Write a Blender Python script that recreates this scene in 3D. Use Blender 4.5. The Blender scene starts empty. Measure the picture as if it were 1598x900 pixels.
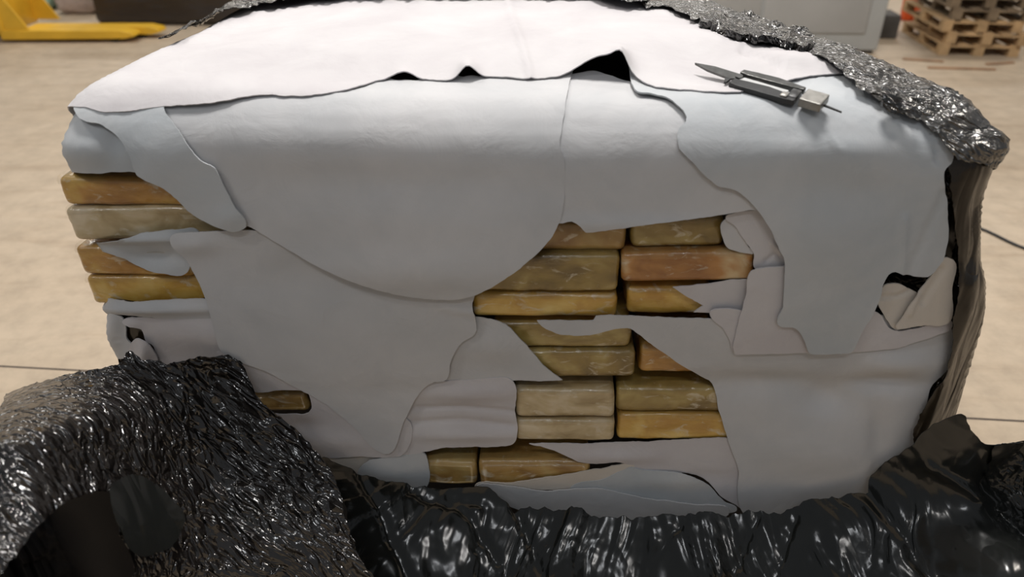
import bpy, bmesh, math, random
from mathutils import Vector, Matrix, noise
from mathutils.bvhtree import BVHTree
from mathutils.geometry import delaunay_2d_cdt

random.seed(7)
S = bpy.context.scene
COL = S.collection
# ------------------------------------------------------------------ camera, world, lamps, exposure
F = 1150.0
CAMZ = 1.5
PITCH = math.radians(31)
cd = bpy.data.cameras.new('camera'); cam = bpy.data.objects.new('camera', cd); COL.objects.link(cam)
cd.sensor_width = 36; cd.lens = F / 1598 * 36; cd.clip_start = .05; cd.clip_end = 100
cam.location = (0, 0, CAMZ); cam.rotation_euler = (math.radians(90) - PITCH, 0, 0)
cd.dof.use_dof = True; cd.dof.focus_distance = 1.45; cd.dof.aperture_fstop = 2.6
S.camera = cam
S.view_settings.view_transform = 'Standard'; S.view_settings.look = 'None'
S.view_settings.gamma = 1; S.view_settings.use_curve_mapping = False
S.view_settings.exposure = 0.0
w = bpy.data.worlds.new('world'); S.world = w; w.use_nodes = True
w.node_tree.nodes['Background'].inputs[0].default_value = (.88, .92, .97, 1)
w.node_tree.nodes['Background'].inputs[1].default_value = 0.20

def area(name, loc, size, size_y, power, color=(1, .96, .9), rot=(0, 0, 0)):
    l = bpy.data.lights.new(name, 'AREA'); l.shape = 'RECTANGLE'; l.size = size; l.size_y = size_y
    l.energy = power; l.color = color
    o = bpy.data.objects.new(name, l); COL.objects.link(o); o.location = loc; o.rotation_euler = rot
    o['kind'] = 'helper'
    return o
area('ceiling_or_fill_lamp', (0.3, 2.35, 5.0), 1.2, .8, 198, (1, .965, .93))
area('ceiling_or_fill_lamp', (-4.5, 7.5, 5.5), 2.0, .6, 120, (1, .95, .88))
area('ceiling_or_fill_lamp', (5.0, 7.0, 5.5), 2.0, .6, 120, (1, .93, .84))
area('ceiling_or_fill_lamp', (-3.2, 2.6, 5.0), .5, .2, 60, (1, .95, .88))
area('ceiling_or_fill_lamp', (4.2, 1.9, 5.0), .8, .2, 50, (1, .92, .82))
area('ceiling_or_fill_lamp', (-1.2, 5.4, 5.0), 1.4, .15, 40, (1, .97, .92))
area('ceiling_or_fill_lamp', (-0.2, -2.2, 5.0), 1.6, .4, 38, (.95, .97, 1))  # added front fill, draws shadow lines under the hide edges
area('ceiling_or_fill_lamp', (-3.4, -0.6, 5.0), 1.2, .4, 42, (1, .97, .94))  # added front left fill, for glints on the crinkled film
area('ceiling_or_fill_lamp', (-4.5, 13.2, 5.0), 2.4, .6, 260, (1, .96, .9))  # added, unseen: brightens the back wall that the film reflects
area('ceiling_or_fill_lamp', (4.5, 13.2, 5.0), 2.4, .6, 260, (1, .96, .9))  # added twin on the right, also for the reflected back wall

# ------------------------------------------------------------------ ray helpers (a photo position -> a sight line)
CP = Vector((0, 0, CAMZ))
RT = Vector((1, 0, 0)); UP = Vector((0, math.sin(PITCH), math.cos(PITCH))); FW = Vector((0, math.cos(PITCH), -math.sin(PITCH)))
def ray(px, py):
    return (RT * ((px - 799) / F) - UP * ((py - 450) / F) + FW).normalized()
def floor_at(px, py, z=0.0):
    d = ray(px, py); t = (z - CAMZ) / d.z
    return CP + d * t
def smooth(a, b, x):
    t = min(1, max(0, (x - a) / (b - a))); return t * t * (3 - 2 * t)

# ------------------------------------------------------------------ materials
def mat(name):
    m = bpy.data.materials.new(name); m.use_nodes = True
    nt = m.node_tree; b = nt.nodes['Principled BSDF']
    return m, nt, b
def N(nt, typ, **kw):
    n = nt.nodes.new(typ)
    for k, v in kw.items():
        if k in n.inputs: n.inputs[k].default_value = v
        else: setattr(n, k, v)
    return n
def ramp(nt, stops):
    r = nt.nodes.new('ShaderNodeValToRGB'); e = r.color_ramp.elements
    while len(e) < len(stops): e.new(.5)
    for i, (p, c) in enumerate(stops):
        e[i].position = p; e[i].color = (*c, 1) if len(c) == 3 else c
    return r
def coords(nt, scale=(1, 1, 1), rot=(0, 0, 0), loc=(0, 0, 0)):
    g = nt.nodes.new('ShaderNodeNewGeometry'); mp = nt.nodes.new('ShaderNodeMapping')
    mp.inputs['Scale'].default_value = scale; mp.inputs['Rotation'].default_value = rot; mp.inputs['Location'].default_value = loc
    nt.links.new(g.outputs['Position'], mp.inputs['Vector']); return mp
def noise_n(nt, vec, scale, detail=4, rough=.55, dist=0):
    n = N(nt, 'ShaderNodeTexNoise', Scale=scale, Detail=detail, Roughness=rough, Distortion=dist)
    nt.links.new(vec.outputs[0], n.inputs['Vector']); return n
def bump(nt, b, h, strength, dist, prev=None):
    n = N(nt, 'ShaderNodeBump', Strength=strength, Distance=dist)
    nt.links.new(h, n.inputs['Height'])
    if prev: nt.links.new(prev.outputs[0], n.inputs['Normal'])
    nt.links.new(n.outputs[0], b.inputs['Normal']); return n
def simple(name, color, rough=.6, metal=0, var=.15, scale=12, bs=.1):
    m, nt, b = mat(name); v = coords(nt)
    n = noise_n(nt, v, scale, 5)
    r = ramp(nt, [(.3, [c * (1 - var) for c in color]), (.7, [min(1, c * (1 + var)) for c in color])])
    nt.links.new(n.outputs['Fac'], r.inputs[0]); nt.links.new(r.outputs[0], b.inputs['Base Color'])
    b.inputs['Roughness'].default_value = rough; b.inputs['Metallic'].default_value = metal
    bump(nt, b, n.outputs['Fac'], bs, .01)
    return m
def leather(name, c1, c2):
    m, nt, b = mat(name); v = coords(nt)
    n1 = noise_n(nt, v, 5.0, 4, .6, .4); n2 = noise_n(nt, v, 420, 2, .6)
    r = ramp(nt, [(.35, c1), (.65, c2)])
    nt.links.new(n1.outputs['Fac'], r.inputs[0]); nt.links.new(r.outputs[0], b.inputs['Base Color'])
    b.inputs['Roughness'].default_value = .72
    n3 = noise_n(nt, v, 13, 5, .55, .6)
    b1 = bump(nt, b, n3.outputs['Fac'], .24, .012)
    bump(nt, b, n2.outputs['Fac'], .12, .0006, b1)
    return m
HIDE = [leather('wet_blue_leather_pale', (.46, .465, .475), (.53, .525, .53)),
        leather('wet_blue_leather_blue', (.41, .435, .455), (.49, .50, .51)),
        leather('wet_blue_leather_rosy', (.49, .465, .475), (.55, .53, .535)),
        leather('wet_blue_leather_cream', (.54, .49, .43), (.58, .54, .49))]
LCORE = simple('packed_leather_gap_shade', (.05, .045, .042), .9)  # shade of the gaps is put into this dark colour

def film_mat(name, base, rough, d, along, across, amp, ior=1.6, big=0.0):
    """black film whose creases run along direction d"""
    m, nt, b = mat(name)
    d = Vector(d).normalized(); e = d.cross(Vector((0, .8, -.6))).normalized(); f = d.cross(e)
    g = nt.nodes.new('ShaderNodeNewGeometry'); cb = nt.nodes.new('ShaderNodeCombineXYZ')
    for k, (ax, s_) in enumerate(((d, along), (e, across), (f, across))):
        dp = N(nt, 'ShaderNodeVectorMath', operation='DOT_PRODUCT'); dp.inputs[1].default_value = ax * s_
        nt.links.new(g.outputs['Position'], dp.inputs[0]); nt.links.new(dp.outputs['Value'], cb.inputs[k])
    b.inputs['Base Color'].default_value = (*base, 1)
    b.inputs['Roughness'].default_value = rough
    b.inputs['IOR'].default_value = ior
    n0 = noise_n(nt, cb, .35, 3, .5, .6)
    n1 = noise_n(nt, cb, 1.0, 1.5, .5, .5)
    ab = N(nt, 'ShaderNodeMath', operation='SUBTRACT'); ab.inputs[1].default_value = .5
    nt.links.new(n1.outputs['Fac'], ab.inputs[0])
    aa = N(nt, 'ShaderNodeMath', operation='ABSOLUTE'); nt.links.new(ab.outputs[0], aa.inputs[0])
    b1 = bump(nt, b, n0.outputs['Fac'], amp * .8, .05)
    b2 = bump(nt, b, aa.outputs[0], amp, .03, b1)
    return m
FILM_CRINKLE = film_mat('black_film_crinkled', (.012, .010, .009), .13, (1, -.35, -.75), 16, 52, 1.0, 1.75)
FILM_SMOOTH = film_mat('black_film_soft', (.012, .013, .012), .20, (.1, -.5, -1), 3, 12, .25, 1.55)
FILM_RIBBON = film_mat('black_film_ribbon', (.035, .031, .026), .20, (1, -.35, -.75), 22, 60, 1.0, 2.1)
FILM_MATTE = film_mat('black_film_matte', (.009, .008, .008), .6, (0, 0, -1), 2, 5, .1, 1.2)
FILM_SIDE = film_mat('brown_black_film', (.020, .014, .008), .24, (0, .15, -1), 2, 22, .5, 1.5)
FILM_STRETCH = film_mat('black_film_stretched', (.014, .012, .010), .24, (.3, .6, -.3), 6, 40, .6, 1.7)

def brick_mat(name, c1, c2, c3, seed, coat=.8):
    m, nt, b = mat(name)
    v = coords(nt, scale=(1, 1, 1.3), loc=(seed, seed * .3, 0))
    n = noise_n(nt, v, 15, 3, .5, .4)
    r = ramp(nt, [(.28, c1), (.5, c2), (.72, c3)])
    nt.links.new(n.outputs['Fac'], r.inputs[0])
    # pale scuffs of the clear wrap, painting in its glints too
    v2 = coords(nt, scale=(1, 1, 2), rot=(0, .7 - .25 * (seed % 3), 0), loc=(seed * 2, 0, 0))
    n2 = noise_n(nt, v2, 24, 4, .6, .8)
    r2 = ramp(nt, [(.57, (0, 0, 0)), (.68, (.7, .7, .7))])
    nt.links.new(n2.outputs['Fac'], r2.inputs[0])
    mx = N(nt, 'ShaderNodeMixRGB'); mx.inputs[2].default_value = (.62, .54, .40, 1)
    nt.links.new(r2.outputs[0], mx.inputs[0]); nt.links.new(r.outputs[0], mx.inputs[1])
    nt.links.new(mx.outputs[0], b.inputs['Base Color'])
    b.inputs['Roughness'].default_value = .34
    b.inputs['Coat IOR'].default_value = 1.5
    b.inputs['Coat Weight'].default_value = coat; b.inputs['Coat Roughness'].default_value = .12
    n3 = noise_n(nt, v2, 30, 3, .5, .8)
    bp = bump(nt, b, n3.outputs['Fac'], .45, .012)
    for lk in list(b.inputs['Normal'].links): nt.links.remove(lk)
    nt.links.new(bp.outputs[0], b.inputs['Coat Normal'])
    return m
BR = [brick_mat('amber_taped_package', (.28, .12, .02), (.46, .23, .045), (.60, .38, .09), 1.3),
      brick_mat('olive_taped_package', (.13, .08, .02), (.28, .185, .045), (.44, .33, .11), 4.1),
      brick_mat('golden_taped_package', (.42, .21, .03), (.58, .35, .07), (.70, .50, .16), 7.7),
      brick_mat('rusty_taped_package', (.24, .09, .02), (.44, .20, .05), (.62, .47, .26), 2.9),
      brick_mat('pale_taped_package', (.30, .21, .09), (.50, .39, .22), (.68, .58, .42), 9.4),
      brick_mat('brown_taped_package', (.22, .11, .03), (.40, .24, .07), (.50, .36, .14), 12.4)]

# ------------------------------------------------------------------ object helpers
def link(name, me, parent=None, m=None):
    o = bpy.data.objects.new(name, me); COL.objects.link(o)
    if m: me.materials.append(m)
    if parent: o.parent = parent
    return o
def tag(o, label, cat, group=None, kind=None):
    o['label'] = label
    o['category'] = cat
    if group: o['group'] = group
    if kind: o['kind'] = kind
    return o
def bm_obj(name, bm, m, parent=None, sm=True):
    me = bpy.data.meshes.new(name); bm.normal_update(); bm.to_mesh(me); bm.free()
    for p in me.polygons: p.use_smooth = sm
    return link(name, me, parent, m)
def add_box(bm, c, s, rz=0, bev=0):
    r = bmesh.ops.create_cube(bm, size=1)
    M = Matrix.Translation(c) @ Matrix.Rotation(rz, 4, 'Z') @ Matrix.Diagonal((*s, 1))
    bmesh.ops.transform(bm, matrix=M, verts=r['verts'])
    if bev:
        es = list({e for v in r['verts'] for e in v.link_edges})
        bmesh.ops.bevel(bm, geom=es, offset=bev, segments=2, affect='EDGES', profile=.5)
def empty(name, loc, rz=0):
    o = bpy.data.objects.new(name, None); COL.objects.link(o); o.location = loc; o.rotation_euler = (0, 0, rz)
    o.empty_display_size = .1
    return o

# ------------------------------------------------------------------ the form of the load (a slumped rounded block)
A_, B_, ZT, RC, RTOP = .712, .52, 1.13, .060, .075
YAW = math.radians(-2.6); CEN = Vector((0.015, 1.655, 0))
def ring(o, z, ns=70, nc=14):
    pts = []
    r = max(.012, RC - o * .5); a = max(.02, A_ - o); b = max(.015, B_ - o); r = min(r, b * .9)
    cx, cy = a - r, b - r
    # counter-clockwise from the front left corner
    segs = [((-cx, -b), (cx, -b)), ((a, -cy), (a, cy)), ((cx, b), (-cx, b)), ((-a, cy), (-a, -cy))]
    cen = [(cx, -cy), (cx, cy), (-cx, cy), (-cx, -cy)]
    for k in range(4):
        (x0, y0), (x1, y1) = segs[k]
        n = ns if k % 2 == 0 else int(ns * .7)
        for i in range(n): t = i / n; pts.append((x0 + (x1 - x0) * t, y0 + (y1 - y0) * t))
        a0 = -math.pi / 2 + k * math.pi / 2
        for i in range(nc):
            t = a0 + math.pi / 2 * i / nc
            pts.append((cen[k][0] + r * math.cos(t), cen[k][1] + r * math.sin(t)))
    return [Vector((x, y, z)) for x, y in pts]
def deform(p):
    x, y, z = p
    h = (ZT - z)
    if x > 0: x += .115 * smooth(0, .55, h) * smooth(.2, .7, x) + .012 * smooth(.4, .7, x)
    if x < 0: x -= smooth(.2, .7, -x) * (.020 + .075 * min(1, h / .85))
    if x > 0: x += .022 * smooth(.3, .7, x) - .27 * smooth(-.5, .45, p.y) * smooth(0, .7, x)
    if y < 0:   # the front swells a little below its top edge and tucks in low down
        y -= .018 * math.sin(min(math.pi, max(0, h / .55 * math.pi))) * (1 - min(1, (x / .75) ** 2))
    q = Vector((x, y, z))
    n = Vector((noise.noise(q * 3.1 + Vector((3, 1, 7))), noise.noise(q * 3.1 + Vector((9, 4, 2))), noise.noise(q * 3.1 + Vector((1, 8, 5)))))
    q += n * .010
    q.rotate(Matrix.Rotation(YAW, 3, 'Z'))
    return q + CEN
def body_mesh(inset=0.0, zlo=0.0, top_inset=0.0):
    rings = []
    z = zlo; zt = ZT - top_inset
    while z < zt - RTOP - .001: rings.append(ring(inset, z)); z += .013
    for i in range(0, 11):
        t = math.pi / 2 * i / 10
        rings.append(ring(inset + RTOP * (1 - math.cos(t)), zt - RTOP + RTOP * math.sin(t)))
    o = RTOP + .015
    while o + inset < B_ - .02:
        rings.append(ring(inset + o, zt + .035 * smooth(RTOP, .40, o))); o += .016
    V = [deform(p) for r in rings for p in r]
    n = len(rings[0]); Fc = []
    for j in range(len(rings) - 1):
        for i in range(n):
            a = j * n + i; b = j * n + (i + 1) % n
            Fc.append((a, b, b + n, a + n))
    last = (len(rings) - 1) * n
    Fc.append(tuple(range(last, last + n)))
    return V, Fc, n, len(rings)
V, Fc, RN, RM = body_mesh(zlo=-.9)
FT = []
for f in Fc[:-1]: FT += [(f[0], f[1], f[2]), (f[0], f[2], f[3])]
f = Fc[-1]
nf = len(f)
for i in range(nf // 2 - 1):   # zip the closing strip
    a, b, c, d = f[i], f[i + 1], f[nf - 2 - i], f[nf - 1 - i]
    FT += [(a, b, d), (b, c, d)]
VN = [Vector() for _ in V]
for t in FT:
    nn = (V[t[1]] - V[t[0]]).cross(V[t[2]] - V[t[0]])
    for i in t: VN[i] += nn
VN = [n.normalized() if n.length > 0 else Vector((0, 0, 1)) for n in VN]
BVH = BVHTree.FromPolygons(V, FT)
from mathutils.interpolate import poly_3d_calc
def nrm(loc, idx):
    t = FT[idx]
    w_ = poly_3d_calc([V[i] for i in t], loc)
    n = VN[t[0]] * w_[0] + VN[t[1]] * w_[1] + VN[t[2]] * w_[2]
    return n.normalized()
KEXT = .0045
def land(px, py, d=0.0, free=False):
    """Where the sight line meets the surface lying d outside the load; beyond its outline the surface carries on round the load."""
    r = ray(px, py)
    loc, n, idx, t = BVH.ray_cast(CP, r)
    if loc is not None:
        n = nrm(loc, idx)
        if d < 1e-5: return loc, n
        t = t - d / max(.25, abs(n.dot(r)))
        t = max(t, .3)
    else:
        t = .6
    best = (9, t)
    for k in range(46):
        p = CP + r * t
        l2, _, i2, ds = BVH.find_nearest(p)
        if ds < best[0]: best = (ds, t)
        e = ds - d
        if abs(e) < .0008: return p, nrm(l2, i2)
        if e < 0 and k == 0 and loc is not None: t += e * .9; continue
        t += max(e * .95, -.02) if abs(e) > .004 else e * .9
        if t > 3.6 or (ds > best[0] + .15): break
    ds, t = best
    m = max(0, ds - d) * F / t
    if free and m > 0:
        q = CP + r * (t + .0008 * m)
        l2, _, i2, d2 = BVH.find_nearest(q)
        return q, (q - l2).normalized()
    q = CP + r * (t + KEXT * m)
    l2, _, i2, d2 = BVH.find_nearest(q)
    n2 = nrm(l2, i2)
    return l2 + n2 * d, n2

# ------------------------------------------------------------------ sheets (hides and film) laid over the load
def outline(poly, step):
    n = len(poly); P = [Vector(p[:2]) for p in poly]; out = []
    T = []
    for i in range(n):
        if len(poly[i]) > 2 and poly[i][2]: T.append(Vector((0, 0))); continue
        a, b = P[i] - P[i - 1], P[(i + 1) % n] - P[i]
        t = (a.normalized() + b.normalized())
        T.append(t.normalized() * min(a.length, b.length) if t.length > 1e-6 else Vector((0, 0)))
    for i in range(n):
        p0, p1 = P[i], P[(i + 1) % n]; t0, t1 = T[i], T[(i + 1) % n]
        k = max(1, int((p1 - p0).length / step))
        for j in range(k):
            s = j / k; s2, s3 = s * s, s ** 3
            out.append(p0 * (2 * s3 - 3 * s2 + 1) + t0 * (s3 - 2 * s2 + s) + p1 * (-2 * s3 + 3 * s2) + t1 * (s3 - s2))
    return out
def inside(p, poly):
    c = False; x, y = p; j = len(poly) - 1
    for i in range(len(poly)):
        a, b = poly[i], poly[j]
        if (a.y > y) != (b.y > y) and x < (b.x - a.x) * (y - a.y) / (b.y - a.y) + a.x: c = not c
        j = i
    return c
def seg_dist(p, a, b):
    ab = b - a; t = max(0, min(1, (p - a).dot(ab) / max(1e-9, ab.length_squared)))
    return (p - a - ab * t).length
def sheet(name, poly, off, m, thick=.0028, step=7.0, lifts=(), creases=(), disp=None, offf=None, jag=0.0, seed=0, parent=None, free=False):
    """A real sheet with thickness; poly is its outline on the load, off its height over the load."""
    B = outline(poly, step * .8)
    if jag:
        B = [b + Vector((noise.noise(Vector((b.x * .06, b.y * .06, seed))), noise.noise(Vector((b.x * .06, b.y * .06, seed + 9))))) * jag
             + Vector((noise.noise(Vector((b.x * .2, b.y * .2, seed))), noise.noise(Vector((b.x * .2, b.y * .2, seed + 9))))) * jag * .6 for b in B]
    x0, x1 = min(b.x for b in B), max(b.x for b in B); y0, y1 = min(b.y for b in B), max(b.y for b in B)
    pts = list(B); nb = len(B)
    cell = {}
    for b in B: cell.setdefault((int(b.x // (step * 2)), int(b.y // (step * 2))), []).append(b)
    y = y0 + step * .5; row = 0
    while y < y1:
        x = x0 + (step * .5 if row % 2 else 0)
        while x < x1:
            p = Vector((x, y)); cx, cy = int(x // (step * 2)), int(y // (step * 2))
            ok = inside(p, B)
            if ok:
                for i in (-1, 0, 1):
                    for j in (-1, 0, 1):
                        for q in cell.get((cx + i, cy + j), ()):
                            if (q - p).length < step * .55: ok = False
            if ok: pts.append(p)
            x += step
        y += step * .87; row += 1
    vs, _, fs, ov, _, _ = delaunay_2d_cdt(pts, [(i, (i + 1) % nb) for i in range(nb)], [], 0, 1e-4)
    fs = [f for f in fs if inside((vs[f[0]] + vs[f[1]] + vs[f[2]]) / 3, B)]
    used = sorted({i for f in fs for i in f}); re = {i: k for k, i in enumerate(used)}
    fs = [tuple(re[i] for i in f) for f in fs]; vs = [vs[i] for i in used]
    P3, NN = [], []
    for v in vs:
        o_ = offf(v.x, v.y) if offf else off
        p, n = land(v.x, v.y, o_, free)
        h = 0
        for (lx, ly, rx, ry, hh) in lifts:
            q = ((v.x - lx) / rx) ** 2 + ((v.y - ly) / ry) ** 2
            if q < 9: h += hh * math.exp(-q)
        for (line, wd, hh) in creases:
            dd = min(seg_dist(v, Vector(line[i]), Vector(line[i + 1])) for i in range(len(line) - 1))
            if dd < wd * 3: h += hh * math.exp(-(dd / wd) ** 2)
        if disp: h += disp(v.x, v.y, p)
        else: h += .0012 * (noise.noise(p * 14 + Vector((seed, 0, 0))))
        P3.append(p + n * h); NN.append(n)
    bm = bmesh.new()
    T = [bm.verts.new(p) for p in P3]; U = [bm.verts.new(p - n * thick) for p, n in zip(P3, NN)]
    for f in fs:
        a, b, c = f
        if (vs[b] - vs[a]).cross(vs[c] - vs[a]) > 0: a, c = c, a
        try:
            bm.faces.new((T[a], T[b], T[c])); bm.faces.new((U[c], U[b], U[a]))
        except ValueError: pass
    n_ = len(T); bm.verts.index_update()
    rim = [e for e in bm.edges if len(e.link_faces) == 1 and e.verts[0].index < n_]
    for e in rim:
        a, b = [l.vert for l in e.link_loops[0].face.loops if l.edge == e][0], None
        l = e.link_loops[0]; a, b = l.vert, l.link_loop_next.vert
        try:
            bm.faces.new((b, a, U[a.index], U[b.index]))
        except ValueError: pass
        e.smooth = False
    for e in bm.edges:
        if len(e.link_faces) == 2 and e.verts[0].index >= n_ and e.verts[1].index >= n_:
            if any(len(f.verts) == 4 for f in e.link_faces): e.smooth = False
    return bm_obj(name, bm, m, parent)

LV = .0044
def hide(poly, level, label, mi=0, seed=0, lvf=None, **kw):
    kw.setdefault('step', 7.0); kw.setdefault('jag', 1.2)
    o = sheet('leather_hide', poly, .003 + level * LV, HIDE[mi], seed=seed, offf=(lambda x, y: .003 + lvf(x, y) * LV) if lvf else None, **kw)
    return tag(o, label, 'leather hide', 'pale leather hides draped over the load')

def ridged(p, s, dirv=None):
    q = p * s
    return 1 - abs(noise.noise(q)) * 2
def crinkle(amp, s=Vector((30, 30, 12)), ang=.7):
    R = Matrix.Rotation(ang, 3, 'Y')
    def f(x, y, p):
        q = R @ p
        q = Vector((q.x * s.x, q.y * s.y, q.z * s.z))
        return amp * (.9 * noise.noise(q * .35 + Vector((3, 3, 3))) + .6 * abs(noise.noise(q)) + .4 * noise.noise(q * 2.3))
    return f
def film(name, poly, offf, m, label, disp, step=5, seed=0, jag=3, cat='plastic film', thick=.0012, creases=(), lifts=(), free=False):
    o = sheet(name, poly, 0, m, free=free, thick=thick, step=step, disp=disp, offf=offf, jag=jag, seed=seed, creases=creases, lifts=lifts)
    return tag(o, label, cat)

# the packed heart of the load, seen only as dark gaps
cv, cf, _, _ = body_mesh(.15, 0.0, .045)
me = bpy.data.meshes.new('packed_core'); me.from_pydata([tuple(v) for v in cv], [], cf)
for p in me.polygons: p.use_smooth = True
tag(link('packed_core', me, None, LCORE), 'packed inside of the load, coloured dark as shade in the gaps between packages', 'packed load')

# ------------------------------------------------------------------ hides, deepest first
hide([(118, 378), (150, 379), (185, 372), (225, 363), (268, 359), (310, 362), (300, 400), (288, 428), (235, 424), (190, 404), (150, 388)], .3,
     'short grey hide end tucked between the two pairs of packages at the left', 1, 11, step=5, lifts=[(200, 372, 90, 7, .012), (240, 402, 40, 14, -.012)])
hide([(138, 466), (200, 470), (330, 468), (345, 492), (258, 497), (190, 489), (160, 486)], 1.4,
     'narrow pale hide fold lying directly under the lowest package at the left edge', 0, 12, step=4, lifts=[(230, 481, 110, 9, .012)])
hide([(150, 484), (186, 490), (196, 505), (198, 528), (212, 545), (205, 558), (178, 556), (160, 515)], 1.2,
     'small curled hide end at the left corner just above the black film', 0, 13, step=4, lifts=[(178, 520, 10, 40, .012)])
hide([(192, 500), (205, 494), (300, 497), (345, 494), (362, 560), (360, 585), (240, 580), (243, 560), (240, 540), (228, 530), (222, 512)], 1.0,
     'pale rosy hide block at the left above the black film, below the narrow fold', 2, 14, step=5, lifts=[(330, 520, 120, 22, .008), (205, 505, 15, 10, .006)])
hide([(205, 535), (218, 526), (230, 530), (240, 545), (246, 562), (238, 580), (200, 575)], 2.6,
     'tiny rolled hide end beside the rosy block at the lower left corner', 2, 15, step=3.5, lifts=[(226, 550, 12, 30, .012)])
hide([(340, 540), (420, 560), (470, 590), (500, 608), (476, 609), (440, 609), (400, 612), (375, 600), (355, 580)], 1.6,
     'rosy hide strip just above the lone brown package at the lower left', 2, 16, step=5)
hide([(484, 600), (560, 620), (640, 660), (630, 708), (560, 712), (480, 714), (440, 700), (415, 650), (440, 646), (484, 642)], 1.9,
     'crumpled pale hide below and right of the lone brown package at the lower left', 2, 17, step=5,
     lifts=[(470, 668, 26, 14, -.010), (520, 690, 60, 16, .006)])
hide([(490, 712), (560, 710), (610, 706), (585, 760), (540, 745)], .3,
     'small cream hide corner showing between the crumpled hide and black film', 3, 18, step=5)
hide([(580, 716), (640, 708), (663, 708), (664, 762), (600, 760), (560, 745), (562, 728)], .9,
     'bluish rounded hide end left of the lowest packages', 1, 19, step=4, lifts=[(610, 735, 50, 22, .008)])
hide([(735, 495), (780, 502), (797, 512), (822, 538), (848, 570), (878, 594, 1), (780, 594), (690, 594), (690, 540), (715, 510)], 1.0,
     'pale hide flap left of the olive packages, with a curved right edge', 0, 20, step=5, lifts=[(760, 540, 70, 25, .007)])
hide([(660, 598), (740, 592), (800, 594), (803, 640, 1), (802, 690), (700, 698), (600, 710), (600, 660), (630, 620)], 1.1,
     'folded pale hide pack immediately left of the lower pair of wrapped packages', 2, 21, step=4,
     lifts=[(730, 612, 90, 14, .010), (730, 678, 100, 10, .007)], creases=[([(640, 637), (720, 634), (800, 642)], 3, -.004), ([(635, 660), (720, 655), (800, 664)], 4, -.004)])
hide([(1124, 350), (1140, 340), (1158, 360), (1168, 385), (1176, 394), (1150, 392), (1133, 384)], .8,
     'tiny pale hide scrap touching the right end of the upper right package', 0, 22, step=3.5)
hide([(1132, 338), (1180, 328), (1215, 330), (1240, 400), (1240, 436), (1200, 430), (1178, 418), (1176, 396), (1160, 372), (1146, 352)], 1.8,
     'crumpled pale hide piece right of the rusty package with a small torn crease', 2, 23, step=4,
     creases=[([(1195, 408), (1208, 396), (1222, 402)], 2.5, -.003), ([(1205, 378), (1222, 400)], 2.5, .004)])
hide([(1050, 448, 1), (1092, 445), (1180, 440), (1178, 488, 1), (1082, 487, 1), (1098, 477, 1), (1070, 462)], 1.0,
     'pointed pale hide strip beside the small golden package right of centre', 2, 24, step=4)
hide([(838, 500, 1), (852, 513), (874, 521), (915, 523), (958, 514), (984, 513), (1010, 532), (1060, 568), (1112, 603), (1122, 640), (1136, 686), (1152, 730), (1160, 800), (1260, 815),
      (1360, 765), (1432, 710), (1440, 660), (1452, 610), (1480, 570), (1484, 512), (1420, 490), (1290, 500), (1160, 498), (1050, 496), (966, 492), (930, 493), (926, 500)], 2.2,
     'large pale hide at the lower right reaching in a long diagonal edge to the centre', 0, 25, step=6.5,
     lifts=[(1190, 600, 110, 18, -.014), (1290, 622, 40, 20, -.018), (1385, 600, 55, 13, -.016), (1280, 700, 90, 50, .016), (1400, 565, 60, 18, .014), (1370, 690, 16, 60, -.010)])
hide([(1108, 488), (1160, 488), (1158, 520), (1146, 548), (1138, 530), (1128, 512)], 3.2,
     'thin triangular hide sliver hanging left of the wide lower right panel', 2, 26, step=3.5)
hide([(1172, 424), (1230, 415), (1300, 400), (1360, 430), (1368, 455), (1360, 480), (1375, 492), (1392, 515), (1430, 512), (1484, 500), (1484, 514), (1440, 530), (1400, 543),
      (1310, 551), (1250, 551), (1147, 554, 1), (1144, 540), (1153, 500), (1164, 460)], 4.0,
     'wide pale hide panel with a straight lower edge, under the bluish hanging hide', 2, 27, step=5)
hide([(1370, 470), (1378, 448), (1400, 442), (1420, 452), (1440, 466), (1420, 500), (1400, 515), (1385, 500)], 3.2,
     'small tan hide scrap in the opening near the right edge', 3, 28, step=4, creases=[([(1375, 464), (1400, 462), (1422, 452)], 2.5, -.004)])
hide([(1398, 510), (1406, 500), (1432, 458), (1458, 425), (1476, 402), (1492, 412), (1486, 450), (1482, 502), (1440, 508), (1400, 514)], 5.4,
     'triangular folded hide flap at the right edge beside the black film', 3, 29, step=4,
     creases=[([(1440, 470), (1470, 420)], 5, -.004), ([(1420, 490), (1432, 460)], 3, .004)])
# the lowest hides
hide([(826, 692, 1), (900, 692), (1000, 690), (1140, 684), (1168, 700), (1172, 800), (1148, 788), (1128, 776), (1104, 752), (1075, 739), (1030, 738), (996, 732), (975, 722), (960, 718), (930, 723), (902, 719), (868, 704)], 1.2,
     'pale hide below the lower right packages with a wavy lower edge', 2, 30, step=4.5, lifts=[(960, 712, 60, 10, .008), (1100, 745, 50, 12, -.004)])
hide([(740, 762), (800, 753), (880, 741), (940, 731), (990, 726), (965, 742), (920, 759), (870, 765), (828, 764), (790, 775)], 1.6,
     'narrow cream hide edge curving up toward the dark slit at bottom centre', 3, 31, step=4)
hide([(890, 765), (940, 748), (985, 729), (1002, 733), (1062, 738), (1100, 753), (1130, 783), (1150, 796), (1100, 800), (1000, 790)], 1.9,
     'grey leaf shaped hide flap at bottom centre right', 1, 32, step=4.5, lifts=[(1050, 750, 70, 12, .005)])
hide([(742, 760), (800, 760), (850, 767), (925, 762), (1000, 776), (1080, 787), (1138, 797), (1100, 812), (1000, 815), (900, 806), (820, 798), (770, 780)], 2.9,
     'long narrow pale hide strip along the bottom above the black film', 0, 33, step=4.5)
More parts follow.
